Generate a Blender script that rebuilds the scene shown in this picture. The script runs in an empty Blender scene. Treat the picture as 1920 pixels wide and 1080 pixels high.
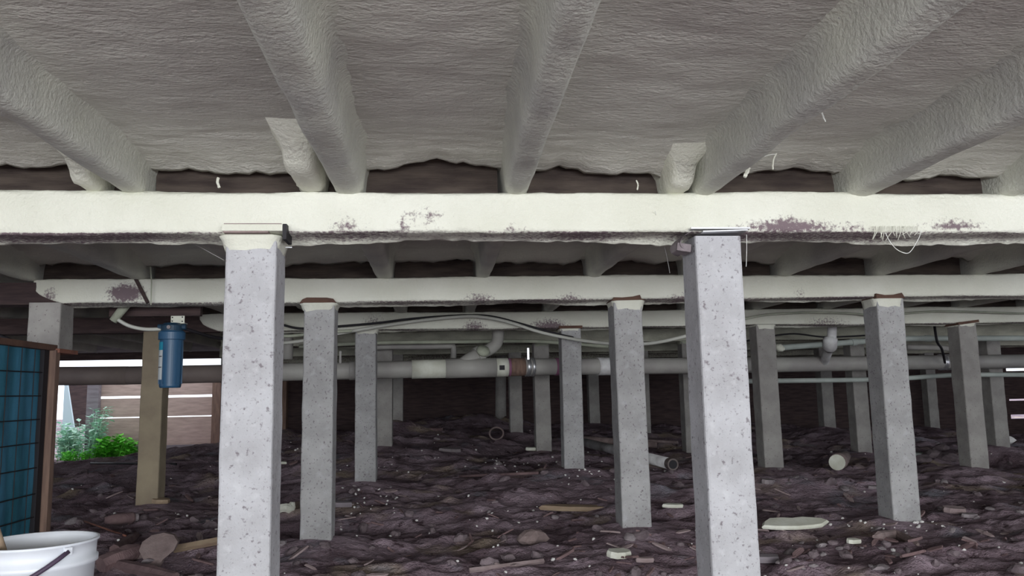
import bpy, bmesh, math, random
import numpy as np
from mathutils import Vector, Matrix
random.seed(7)
sc = bpy.context.scene
col = sc.collection

# ---------------------------------------------------------------- camera
F = 1495.0                       # focal length in pixels of the 1920 px frame
EYE = Vector((0, 0, 0.85))
YAW, PITCH, ROLL = math.radians(5.5), math.radians(7.7), 0.020
fwd = Vector((math.sin(YAW) * math.cos(PITCH), math.cos(YAW) * math.cos(PITCH), math.sin(PITCH)))
R0 = Vector((math.cos(YAW), -math.sin(YAW), 0))
U0 = R0.cross(fwd)
Rt = R0 * math.cos(ROLL) - U0 * math.sin(ROLL)
Up = R0 * math.sin(ROLL) + U0 * math.cos(ROLL)
cam_d = bpy.data.cameras.new('camera')
cam_d.sensor_width = 36.0
cam_d.lens = F / 1920 * 36
cam_d.clip_start = 0.05
cam_d.clip_end = 200
cam = bpy.data.objects.new('camera', cam_d)
col.objects.link(cam)
m = Matrix((Rt, Up, -fwd)).transposed().to_4x4()
m.translation = EYE
cam.matrix_world = m
sc.camera = cam

# ---------------------------------------------------------------- light and exposure
sc.view_settings.view_transform = 'Standard'
sc.view_settings.look = 'None'
sc.view_settings.gamma = 1
sc.view_settings.use_curve_mapping = False
sc.view_settings.exposure = 0.0

w = bpy.data.worlds.new('overcast_sky')
sc.world = w
w.use_nodes = True
bg = w.node_tree.nodes['Background']
bg.inputs[0].default_value = (0.86, 0.92, 1.0, 1)
bg.inputs[1].default_value = 2.2

def area(name, loc, rot, sx, sy, power, color):
    l = bpy.data.lights.new(name, 'AREA')
    l.shape = 'RECTANGLE'; l.size = sx; l.size_y = sy
    l.energy = power; l.color = color
    o = bpy.data.objects.new(name, l)
    o.location = loc; o.rotation_euler = rot
    col.objects.link(o)
    return o
# daylight falling in through the open side of the crawl space behind the viewer
area('daylight_open_side', (0.6, -4.3, 0.95), (math.radians(90), 0, 0), 7.0, 1.0, 440, (0.965, 0.99, 1.0))

# ---------------------------------------------------------------- pixel -> place helpers (1920x1080 frame)
def ray(px, py):
    return fwd + Rt * ((px - 960) / F) + Up * (-(py - 540) / F)
def P(px, py, Y):
    d = ray(px, py)
    return EYE + d * (Y / d.y)
E = EYE.z

# ---------------------------------------------------------------- vector noise
def _h(ix, iy, iz):
    n = (ix.astype(np.int64) * 374761393 + iy.astype(np.int64) * 668265263 + iz.astype(np.int64) * 2147483647) & 0xffffffff
    n = ((n ^ (n >> 13)) * 1274126177) & 0xffffffff
    n = ((n ^ (n >> 16)) * 2246822519) & 0xffffffff
    return ((n ^ (n >> 15)) & 0xffff) / 32767.5 - 1.0
def vn(x, y, z=0.0):
    x, y, z = np.broadcast_arrays(np.asarray(x, float), np.asarray(y, float), np.asarray(z, float))
    ix, iy, iz = np.floor(x), np.floor(y), np.floor(z)
    fx, fy, fz = x - ix, y - iy, z - iz
    fx, fy, fz = [t * t * (3 - 2 * t) for t in (fx, fy, fz)]
    r = 0
    for a in (0, 1):
        for b in (0, 1):
            for c in (0, 1):
                r = r + _h(ix + a, iy + b, iz + c) * (fx if a else 1 - fx) * (fy if b else 1 - fy) * (fz if c else 1 - fz)
    return r
def fbm(x, y, z=0.0, o=4):
    r, a, f = 0, 1.0, 1.0
    for k in range(o):
        r = r + a * vn(np.asarray(x) * f + 17.3 * k, np.asarray(y) * f - 9.1 * k, np.asarray(z) * f + 3.7 * k)
        a *= .5; f *= 2.03
    return r

# ---------------------------------------------------------------- materials
def mat(name, base, rough=0.85, metal=0.0, col2=None, cscale=4.0, cstretch=(1, 1, 1), cpos=(0.35, 0.65),
        bump=0.0, bscale=60.0, bstretch=(1, 1, 1), bdist=0.01, speck=None, stain=None, detail=6, spec=0.3,
        trans=0.0, bump2=None, alpha=None):
    """speck = (colour, scale, threshold, softness); stain = colour mixed in by the mesh attribute 'stain' broken up by noise"""
    M = bpy.data.materials.new(name); M.use_nodes = True
    nt = M.node_tree; N = nt.nodes; L = nt.links
    b = N['Principled BSDF']
    b.inputs['Roughness'].default_value = rough
    b.inputs['Metallic'].default_value = metal
    b.inputs['Specular IOR Level'].default_value = spec
    if trans: b.inputs['Transmission Weight'].default_value = trans
    if alpha is not None: b.inputs['Alpha'].default_value = alpha
    tc = N.new('ShaderNodeTexCoord')
    def noise(scale, stretch, det=detail, rough_=.55):
        mp = N.new('ShaderNodeMapping'); mp.inputs['Scale'].default_value = stretch
        L.new(tc.outputs['Object'], mp.inputs[0])
        n = N.new('ShaderNodeTexNoise'); n.inputs['Scale'].default_value = scale
        n.inputs['Detail'].default_value = det; n.inputs['Roughness'].default_value = rough_
        L.new(mp.outputs[0], n.inputs['Vector'])
        return n.outputs['Fac']
    def ramp(fac, p0, p1, c0, c1):
        r = N.new('ShaderNodeValToRGB'); e = r.color_ramp.elements
        e[0].position = p0; e[1].position = p1
        e[0].color = (*c0, 1); e[1].color = (*c1, 1)
        L.new(fac, r.inputs[0]); return r.outputs[0]
    def mix(fac, a, bb):
        x = N.new('ShaderNodeMix'); x.data_type = 'RGBA'
        L.new(fac, x.inputs['Factor']); L.new(a, x.inputs['A'])
        if isinstance(bb, tuple): x.inputs['B'].default_value = (*bb, 1)
        else: L.new(bb, x.inputs['B'])
        return x.outputs['Result']
    c = ramp(noise(cscale, cstretch), cpos[0], cpos[1], base, col2 or base)
    for s in ([speck] if speck and not isinstance(speck, list) else (speck or [])):
        f = ramp(noise(s[1], s[4] if len(s) > 4 else (1, 1, 1), 3), s[2], s[2] + s[3], (0, 0, 0), (1, 1, 1))
        c = mix(f, c, s[0])
    if stain:
        at = N.new('ShaderNodeAttribute'); at.attribute_name = 'stain'
        add = N.new('ShaderNodeMath'); add.operation = 'ADD'
        n1 = noise(70, (1, 1, 1), 5, .7)
        L.new(at.outputs['Fac'], add.inputs[0]); L.new(n1, add.inputs[1])
        f = ramp(add.outputs[0], .78, .98, (0, 0, 0), (1, 1, 1))
        c = mix(f, c, stain)
    L.new(c, b.inputs['Base Color'])
    if bump:
        bp = N.new('ShaderNodeBump'); bp.inputs['Strength'].default_value = bump
        bp.inputs['Distance'].default_value = bdist
        L.new(noise(bscale, bstretch, 5, .6), bp.inputs['Height'])
        last = bp
        if bump2:
            b2 = N.new('ShaderNodeBump'); b2.inputs['Strength'].default_value = bump2[0]
            b2.inputs['Distance'].default_value = bump2[3]
            L.new(noise(bump2[1], bump2[2], 3), b2.inputs['Height'])
            L.new(bp.outputs[0], b2.inputs['Normal']); last = b2
        L.new(last.outputs[0], b.inputs['Normal'])
    return M

M = {}
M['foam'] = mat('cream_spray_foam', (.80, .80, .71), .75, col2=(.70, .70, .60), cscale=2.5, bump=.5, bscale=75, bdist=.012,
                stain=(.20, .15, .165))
M['ceil'] = mat('dusty_ceiling_foam', (.70, .70, .63), .85, col2=(.55, .535, .49), cscale=1.6, cpos=(.38, .62),
                bump=.55, bscale=26, bstretch=(1, 2.3, 1), bdist=.016, bump2=(.6, 95, (1, 1.6, 1), .006),
                speck=[((.85, .83, .76), 40, .66, .06, (1, 2, 1))])  # ceiling foam, a little darker than the girder foam
M['joist'] = mat('joist_foam', (.66, .67, .58), .8, col2=(.50, .50, .46), cscale=3, bump=.6, bscale=70, bdist=.01,
                 speck=[((.36, .33, .33), 120, .66, .08)])
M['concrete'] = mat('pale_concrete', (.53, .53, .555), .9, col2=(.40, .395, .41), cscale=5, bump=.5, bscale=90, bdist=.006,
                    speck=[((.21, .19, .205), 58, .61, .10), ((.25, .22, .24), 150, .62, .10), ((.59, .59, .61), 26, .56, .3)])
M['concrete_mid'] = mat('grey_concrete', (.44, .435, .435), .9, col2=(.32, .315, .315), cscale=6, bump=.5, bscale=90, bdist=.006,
                    speck=[((.2, .18, .19), 80, .60, .07), ((.52, .52, .54), 20, .58, .3)])  # middle step of the post concrete, dimming with distance put into its colour
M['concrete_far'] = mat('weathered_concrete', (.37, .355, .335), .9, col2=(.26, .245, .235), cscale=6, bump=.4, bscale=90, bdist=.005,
                    speck=[((.2, .17, .17), 60, .63, .06)])  # darker copy for rear posts, the fall of light with distance painted in
M['concrete_tan'] = mat('tan_concrete', (.36, .30, .21), .9, col2=(.27, .22, .16), cscale=5, bump=.35, bscale=90, bdist=.005)
M['dirt'] = mat('purple_brown_dirt', (.42, .325, .375), .95, col2=(.21, .15, .175), cscale=3.2, cpos=(.36, .60), bump=1.0, bscale=24,
                bdist=.03, bump2=(.8, 110, (1, 1, 1), .01), spec=.15,
                speck=[((.44, .35, .27), 1.7, .56, .14), ((.27, .26, .30), 2.3, .60, .12), ((.10, .066, .078), 12, .62, .08), ((.62, .56, .62), 85, .70, .03)])
M['chip'] = mat('old_wood_chip', (.24, .16, .16), .9, col2=(.14, .09, .095), cscale=9, bump=.7, bscale=30, bstretch=(1, 6, 1), bdist=.008)
M['chip_pale'] = mat('pale_wood_chip', (.38, .30, .30), .9, col2=(.24, .18, .18), cscale=9, bump=.6, bscale=30, bstretch=(1, 6, 1), bdist=.006)
M['clod'] = mat('dirt_clod', (.25, .20, .215), .95, col2=(.13, .10, .11), cscale=12, bump=.8, bscale=60, bdist=.01)
M['stone'] = mat('grey_stone', (.33, .29, .30), .9, col2=(.2, .17, .18), cscale=12, bump=.5, bscale=60, bdist=.008)
M['crumb'] = mat('white_crumb', (.78, .76, .74), .8)
M['white'] = mat('chalky_white', (.78, .79, .70), .75, col2=(.62, .62, .52), cscale=9, bump=.4, bscale=50, bdist=.006)
M['darkwood'] = mat('dark_aged_wood', (.085, .056, .054), .85, col2=(.045, .03, .031), cscale=5, cstretch=(1, 8, 8), bump=.6, bscale=20,
                    bstretch=(.5, 8, 8), bdist=.006)
M['foamwood'] = mat('part_sprayed_wood', (.10, .078, .065), .85, col2=(.045, .033, .030), cscale=5, cstretch=(1, 5, 5), bump=.7, bscale=30,
                    bstretch=(.5, 5, 5), bdist=.01)
M['brownwood'] = mat('brown_timber', (.26, .17, .13), .85, col2=(.17, .11, .09), cscale=5, cstretch=(8, 8, 1), bump=.4, bscale=20, bdist=.005)
M['shim'] = mat('red_brown_shim', (.15, .085, .06), .85, col2=(.10, .055, .045), cscale=9, bump=.4, bscale=40)
M['fence'] = mat('pinkish_fence_board', (.62, .47, .42), .85, col2=(.46, .34, .30), cscale=4, cstretch=(1, 6, 6), bump=.4, bscale=20,
                 bstretch=(.5, 8, 8), bdist=.004)
M['greyboard'] = mat('grey_board', (.30, .27, .29), .85, col2=(.21, .18, .2), cscale=4, cstretch=(1, 6, 6))
M['pvc'] = mat('dusty_grey_plastic', (.42, .41, .38), .55, col2=(.32, .30, .29), cscale=3, bump=.15, bscale=40, spec=.4)
M['pvcbrown'] = mat('brown_grimy_plastic', (.22, .18, .165), .6, col2=(.15, .12, .115), cscale=3)
M['pvcgreen'] = mat('pale_green_grey_plastic', (.44, .48, .45), .5, col2=(.33, .36, .34), cscale=4)
M['pvcwhite'] = mat('white_plastic_pipe', (.80, .80, .80), .5, col2=(.48, .46, .47), cscale=8)
M['rustred'] = mat('rust', (.30, .13, .09), .85, col2=(.2, .09, .07), cscale=20)
M['purple'] = mat('purple_primer', (.28, .12, .20), .6)
M['black'] = mat('black_rubber', (.02, .018, .022), .6)
M['steel'] = mat('galvanised_steel', (.62, .62, .64), .35, .8)
M['foam_far'] = mat('grimy_foam', (.56, .56, .46), .85, col2=(.36, .35, .29), cscale=3.5, cstretch=(1, 3, 3), bump=.5, bscale=30, bdist=.02, stain=(.12, .09, .09))  # darker olive copy of the foam for the rear girders
M['blue'] = mat('blue_plastic', (.028, .10, .20), .4, spec=.5)
M['blue_cap'] = mat('dark_blue_plastic', (.018, .05, .09), .45, spec=.5)
M['teal'] = mat('teal_label', (.03, .30, .45), .5)
M['label'] = mat('pale_paper_label', (.62, .66, .68), .6)
M['tarp'] = mat('teal_tarp', (.025, .13, .18), .6, col2=(.06, .21, .33), cscale=3, cstretch=(1, 2.5, .6), bump=.5, bscale=8, bdist=.02)
M['bucket'] = mat('white_bucket_plastic', (.74, .77, .82), .45, col2=(.66, .69, .75), cscale=6, spec=.5)
M['plum'] = mat('dark_plum_plastic', (.06, .04, .07), .5)
M['hose'] = mat('grey_white_hose', (.55, .55, .50), .5)
M['web'] = mat('dusty_cobweb', (.75, .76, .72), .9)
M['leaf'] = mat('bluish_leaf', (.42, .72, .58), .6, col2=(.62, .84, .66), cscale=9)
M['leaf2'] = mat('bright_green_leaf', (.10, .50, .03), .6, col2=(.20, .68, .07), cscale=9)
M['palewall'] = mat('pale_blue_board', (.55, .66, .72), .6)
M['grass'] = mat('grass_ground', (.18, .30, .10), .95, col2=(.3, .34, .2), cscale=5)
M['slab'] = mat('brown_slab', (.30, .23, .22), .9, col2=(.2, .15, .145), cscale=12, bump=.5, bscale=60)
M['tan'] = mat('tan_wood', (.38, .29, .20), .85, col2=(.28, .2, .14), cscale=10, cstretch=(1, 1, 4))
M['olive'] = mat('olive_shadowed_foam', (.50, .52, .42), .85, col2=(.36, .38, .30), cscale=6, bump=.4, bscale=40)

# ---------------------------------------------------------------- mesh helpers
def link(o, parent=None):
    col.objects.link(o)
    if parent: o.parent = parent
    return o
def tag(o, label=None, cat=None, group=None, kind=None):
    if label: o['label'] = label
    if cat: o['category'] = cat
    if group: o['group'] = group
    if kind: o['kind'] = kind
    return o
def empty(name, loc, label, cat, group=None):
    o = bpy.data.objects.new(name, None); o.location = loc; o.empty_display_size = .1
    col.objects.link(o)
    return tag(o, label, cat, group)
class MB:
    """collects geometry in world coordinates; build() makes one mesh object with its origin at org"""
    def __init__(s): s.v = []; s.f = []
    def add(s, vs, fs):
        n = len(s.v); s.v += [tuple(v) for v in vs]; s.f += [tuple(i + n for i in f) for f in fs]; return s
    def box(s, c, d, rot=None, bev=0.0, taper=None):
        bm = bmesh.new(); bmesh.ops.create_cube(bm, size=1)
        for v in bm.verts: v.co = Vector((v.co.x * d[0], v.co.y * d[1], v.co.z * d[2]))
        if bev: bmesh.ops.bevel(bm, geom=list(bm.edges), offset=bev, segments=2, affect='EDGES', profile=.6)
        R = rot if rot is not None else Matrix.Identity(3)
        bm.verts.ensure_lookup_table()
        vs = [R @ v.co + Vector(c) for v in bm.verts]; fs = [[v.index for v in f.verts] for f in bm.faces]
        bm.free(); return s.add(vs, fs)
    def tube(s, pts, r, n=12, cap=True, jitter=0.0):
        pts = [Vector(p) for p in pts]; rr = r if isinstance(r, (list, tuple)) else [r] * len(pts)
        vs = []; prev = None
        for i, p in enumerate(pts):
            t = (pts[min(i + 1, len(pts) - 1)] - pts[max(i - 1, 0)]).normalized()
            if prev is None:
                a = Vector((0, 0, 1)) if abs(t.z) < .9 else Vector((1, 0, 0)); u = t.cross(a).normalized()
            else: u = (prev - t * prev.dot(t)).normalized()
            prev = u; q = t.cross(u)
            for k in range(n):
                A = 2 * math.pi * k / n; j = 1 + random.uniform(-jitter, jitter)
                vs.append(p + (u * math.cos(A) + q * math.sin(A)) * rr[i] * j)
        fs = [(i * n + k, i * n + (k + 1) % n, (i + 1) * n + (k + 1) % n, (i + 1) * n + k) for i in range(len(pts) - 1) for k in range(n)]
        if cap: fs += [tuple(range(n))[::-1], tuple((len(pts) - 1) * n + k for k in range(n))]
        return s.add(vs, fs)
    def lathe(s, prof, c, n=32, axis=None):
        R = axis if axis is not None else Matrix.Identity(3)
        vs = []
        for r, z in prof:
            for k in range(n):
                A = 2 * math.pi * k / n; vs.append(R @ Vector((r * math.cos(A), r * math.sin(A), z)) + Vector(c))
        fs = [(i * n + k, i * n + (k + 1) % n, (i + 1) * n + (k + 1) % n, (i + 1) * n + k) for i in range(len(prof) - 1) for k in range(n)]
        return s.add(vs, fs)
    def build(s, name, m_, parent=None, org=None, smooth=False, stain=None):
        me = bpy.data.meshes.new(name)
        o_ = Vector(org) if org is not None else (parent.matrix_world.translation if False else Vector((0, 0, 0)))
        if org is None and parent is not None:
            p = parent
            while p is not None: o_ += Vector(p.location); p = p.parent
        me.from_pydata([tuple(Vector(v) - o_) for v in s.v], [], s.f)
        me.update()
        if smooth: me.polygons.foreach_set('use_smooth', [True] * len(me.polygons))
        me.materials.append(M[m_])
        if stain is not None:
            a = me.attributes.new('stain', 'FLOAT', 'POINT'); a.data.foreach_set('value', np.asarray(stain, dtype=np.float32))
        ob = bpy.data.objects.new(name, me)
        if parent is None and org is not None: ob.location = o_
        return link(ob, parent)
def grid_faces(nx, ny):
    return [(j * nx + i, j * nx + i + 1, (j + 1) * nx + i + 1, (j + 1) * nx + i) for j in range(ny - 1) for i in range(nx - 1)]
def rotm(z=0, x=0, y=0):
    return (Matrix.Rotation(z, 3, 'Z') @ Matrix.Rotation(y, 3, 'Y') @ Matrix.Rotation(x, 3, 'X'))
def spline(pts, n=8):
    pts = [Vector(p) for p in pts]; out = []
    for i in range(len(pts) - 1):
        p0 = pts[max(i - 1, 0)]; p1 = pts[i]; p2 = pts[i + 1]; p3 = pts[min(i + 2, len(pts) - 1)]
        for k in range(n):
            t = k / n
            out.append(.5 * ((2 * p1) + (p2 - p0) * t + (2 * p0 - 5 * p1 + 4 * p2 - p3) * t * t + (3 * p1 - p0 - 3 * p2 + p3) * t ** 3))
    out.append(pts[-1]); return out

# ---------------------------------------------------------------- layout of the grid of posts and girders
ROWS = [2.6, 4.5, 6.4, 8.3, 10.2, 12.1]
ZB, ZT, ZC = E + .540, E + .675, E + .800          # girder bottom, girder top, ceiling foam
# (row, pixel centre of the front face, pixel y of the foot)
POSTS = [(0, 464, 1290), (0, 1361, 1285),
         (1, 595, 1013), (1, 1184, 988), (1, 1679, 975),
         (2, 284, 945), (2, 686, 904), (2, 1072, 880), (2, 1442, 878), (2, 1822, 878),
         (3, 720, 835), (3, 1017, 846), (3, 1294, 850), (3, 1612, 848), (3, 1868, 837),
         (4, 743, 790), (4, 967, 810), (4, 1205, 812), (4, 1550, 801), (4, 430, 828),
         (5, 527, 804), (5, 1113, 792), (5, 1745, 800)]
ctrl = []
for r, px, py in POSTS:
    p = P(px, py, ROWS[r] - .01); ctrl.append((p.x, p.y + .08, p.z))
post_xy = [(c[0], c[1]) for c in ctrl]
for px, py, Y in ((150, 860, 12.2), (60, 880, 9), (330, 843, 12.6), (180, 856, 13.6), (330, 845, 14.2), (120, 858, 15), (1900, 838, 11.5), (1750, 800, 12.0), (860, 775, 12.2), (1400, 790, 12.3), (820, 812, 9.4), (640, 824, 10), (1850, 870, 8)):
    p = P(px, py, Y); ctrl.append((p.x, p.y, p.z))
for x, y, z in ((-1.15, 2.1, .08), (-1.3, 2.6, .06), (-3, 3, .05), (0, -3, 0), (3, 2, .1), (-4, -2, 0), (4, -2, 0), (0, 1, 0), (-4.2, 7, .04), (7, 6, .3), (0, 16, .15), (-6, 17, -.15), (8, 16, .3), (-9, 12, .05), (12, 12, .3)):
    ctrl.append((x, y, z))
C = np.array(ctrl)
pp = np.array(post_xy)
def ground(x, y):
    x = np.asarray(x, float); y = np.asarray(y, float)
    wsum = 0; zs = 0; md = 0
    for cx, cy, cz in C:
        d2 = (x - cx) ** 2 + (y - cy) ** 2 + .02
        w_ = 1 / d2 ** 1.6; wsum = wsum + w_; zs = zs + w_ * cz
    z = zs / wsum
    for cx, cy in pp:
        md = np.maximum(md, np.exp(-((x - cx) ** 2 + (y - cy) ** 2) / .30 ** 2))
    lump = fbm(x * 1.4, y * 2.0, 0, 3) * .036 + np.maximum(0, fbm(x * 4.0 + 5, y * 6, 2, 3)) * .042 + fbm(x * 12, y * 17, 4, 3) * .013
    lump = lump + (1 - np.abs(vn(x * 3.1 + vn(y * 2, x), y * 5.3, 7))) * .018
    return z - .085 + .085 * md + lump * (1 - .7 * md)
def gz(x, y):
    i = int(np.clip(np.searchsorted(GX, x) - 1, 0, len(GX) - 2)); j = int(np.clip(np.searchsorted(GY, y) - 1, 0, len(GY) - 2))
    u = (x - GX[i]) / (GX[i + 1] - GX[i]); v = (y - GY[j]) / (GY[j + 1] - GY[j])
    return float((GZ[j, i] * (1 - u) + GZ[j, i + 1] * u) * (1 - v) + (GZ[j + 1, i] * (1 - u) + GZ[j + 1, i + 1] * u) * v)
def G(px, py):
    d = ray(px, py); t = 2.0
    while t < 25:
        p = EYE + d * t
        if p.z < gz(p.x, p.y): break
        t += .03
    return EYE + d * t

# ---------------------------------------------------------------- floor
ys = [-4.6, -4, -3, -2, -1, 0, 1, 1.5, 2, 2.4, 2.8, 3.1, 3.3]
y = 3.42
while y < 12.8: ys.append(y); y += .0042 * y + .004
while y < 45: ys.append(y); y *= 1.06
xs = list(np.arange(-30, -7, 2.0)) + list(np.arange(-7, -4, .12)) + list(np.arange(-4, 6.4, .026)) + list(np.arange(6.4, 10, .1)) + list(np.arange(10, 40, 3.))
X, Yg = np.meshgrid(xs, ys)
Z = ground(X, Yg)
GX, GY, GZ = np.array(xs), np.array(ys), Z
mb = MB(); mb.v = list(zip(X.ravel().tolist(), Yg.ravel().tolist(), Z.ravel().tolist())); mb.f = grid_faces(len(xs), len(ys))
o = mb.build('floor', 'dirt', smooth=True); o['kind'] = 'structure'

# ---------------------------------------------------------------- ceiling foam between the girders
mb = MB()
JX = [-.305 - .66 * k for k in range(10, 0, -1)] + [-.305] + [.26 + .61 * k for k in range(0, 16)]
JX = [-5.1, -4.5, -3.9, -3.3, -2.75, -2.2, -1.62, -.98, -.288, .268, .918, 1.49, 2.06, 2.66, 3.28, 3.9, 4.5, 5.1, 5.7, 6.3, 6.9, 7.5, 8.1]
edges = [-4.2] + ROWS + [12.75]
for b in range(len(edges) - 1):
    y0 = edges[b] + (.175 if b else 0); y1 = edges[b + 1] + .025
    if b == 0: yy = [-4.2, -3, -2, -1, 0, .8] + list(np.arange(1.1, y1 - .3, .03)) + list(np.arange(y1 - .3, y1, .012)) + [y1]
    else:
        st = .03 * (1 + b * .5); yy = list(np.arange(y0, y1 - .3, st)) + list(np.linspace(y1 - .3, y1, 14))
    hx = min(11.4, 1.2 * (y1 + 1)); dx = .022 * (1 + b * .55)
    xx = np.arange(max(-7.6, -hx), hx, dx)
    Xc, Yc = np.meshgrid(xx, yy)
    Zc = ZC + .010 * fbm(Xc * 1.3, Yc * 2.1, b, 3) + .0030 * fbm(Xc * 10, Yc * 30, b + 3, 3)
    t = np.clip((y1 - Yc) / .34, 0, 1); sag = (1 - t) ** 2
    Zc -= sag * (.040 + .016 * vn(Xc * 2.2, b * 5.1) + .013 * vn(Xc * 7, b) + .007 * vn(Xc * 31, b))
    Yc = Yc + sag * (.022 * vn(Xc * 5, b + 9.) + .010 * vn(Xc * 22, b + 4.))
    # turn the edge up
    Xc = np.vstack([Xc, Xc[-1:]]); Yc = np.vstack([Yc, Yc[-1:] + .006]); Zc = np.vstack([Zc, Zc[-1:] * 0 + E + .87])
    n0 = len(mb.v); mb.v += list(zip(Xc.ravel().tolist(), Yc.ravel().tolist(), Zc.ravel().tolist()))
    mb.f += [tuple(i + n0 for i in f)[::-1] for f in grid_faces(len(xx), len(yy) + 1)]
o = mb.build('ceiling', 'ceil', smooth=True); o['kind'] = 'structure'
mb = MB(); mb.box((1.9, 4.3, E + .895), (19.4, 17.0, .04))
o = mb.build('ceiling_deck', 'darkwood'); o['kind'] = 'structure'

# ---------------------------------------------------------------- joists
def joist(x, lab, w_=.095, y0=-4.2, y1=12.7, tilt=0.0):
    prof = [(-.105, .008), (-.076, -.004), (-.060, -.020), (-.053, -.050), (-.049, -.085), (-.046, -.112), (-.034, -.124), (-.012, -.128),
            (.012, -.128), (.034, -.124), (.046, -.112), (.049, -.085), (.053, -.050), (.060, -.020), (.076, -.004), (.105, .008)]
    yy = [y0, -2, 0, .9] + list(np.arange(1.2, 2.75, .02)) + list(np.arange(2.75, 4.8, .04)) + list(np.arange(4.8, y1, .1))
    yy = np.array(yy); k = len(prof); s = w_ / .095
    V = np.zeros((len(yy), k, 3))
    for i, (a, bz) in enumerate(prof):
        amp = .004 if 1 < i < 14 else .008
        V[:, i, 0] = x + a * s + amp * fbm(yy * 4, i * .35, x * 7, 3) + .012 * vn(yy * .7, x * 3)
        V[:, i, 1] = yy
        V[:, i, 2] = ZC + bz + (.004 if 2 < i < 13 else .004) * fbm(yy * 6, i * .4 + 40, x * 7, 3) * (1 if i not in (0, k - 1) else 0)
    mb = MB(); mb.v = [tuple(v) for v in V.reshape(-1, 3).tolist()]
    mb.f = [tuple(f)[::-1] for f in grid_faces(k, len(yy))]
    mb.f += [tuple((len(yy) - 1) * k + i for i in range(k)), tuple(range(k))[::-1]]
    o = mb.build('foam_covered_joist', 'joist', org=(x, 4, ZC), smooth=True)
    return tag(o, lab, 'joist', 'foam covered joists under the floor deck')
JL = {-.98: 'foam covered joist crossing the upper left, meeting the near girder left of the left post',
      -.288: 'grey foam covered joist meeting the near girder just right of the left post',
      .268: 'foam covered joist straight ahead, meeting the near girder at mid span',
      .918: 'foam covered joist running to the upper right from above the right near post',
      1.49: 'broad foam covered joist at the right edge, right of the right near post',
      2.06: 'foam covered joist meeting the second girder between the right near post and the right post',
      2.66: 'foam covered joist meeting the second girder above its right post',
      -1.62: 'joist at far left seen above the left end of the second girder',
      -2.2: 'joist at the left edge above the short concrete block'}
for x in JX:
    lab = JL.get(x) or ('distant foam covered joist near the left side seen beyond the second girder' if x < 0 else 'distant foam covered joist near the right side seen beyond the second girder')
    joist(x, lab, .098 if x in (-.288, 1.49) else .080)
# lapped joist ends over the near girder
def joist_end(xa, xb, ya, yb, lab, ztop=.80):
    mb = MB(); n = 14
    prof = [(0, 0), (0, -.06), (.0, -.105), (.15, -.122), (.5, -.126), (.85, -.122), (1, -.105), (1, -.06), (1, 0)]
    yy = np.linspace(ya, yb, n)
    for j, yv in enumerate(yy):
        f = max(0, 1 - (yv - ya) / .05) ** 2
        for i, (a, z) in enumerate(prof):
            xx_ = xa + (xb - xa) * (a * (1 - .25 * f) + .125 * f) + .003 * float(vn(yv * 30, i))
            tt = max(0, 1 + z / .126) ** 3; xx_ += (a - .5) * .09 * tt
            mb.v.append((xx_, yv - (.04 * (1 + z / .126) ** 2 + .08 * tt) * f, ZC + .01 + z * (1 - .12 * f) - .006 + .003 * float(vn(yv * 25, i * 2))))
    k = len(prof); mb.f = [t[::-1] for t in grid_faces(k, n)] + [tuple(range(k))]
    o = mb.build('lapped_joist_end', 'foam', org=((xa + xb) / 2, (ya + yb) / 2, ZC), smooth=True, stain=[0] * len(mb.v))
    return tag(o, lab, 'joist end', 'lapped joist ends resting on the near girder')
joist_end(-.452, -.362, 2.33, 2.72, 'cream capped joist end beside the joist right of the left near post')
joist_end(.785, .865, 2.50, 2.74, 'cream foam joist end above the right near post')
joist_end(-1.13, -1.06, 2.50, 2.74, 'cream foam joist end above the near girder at the left edge')

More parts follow.
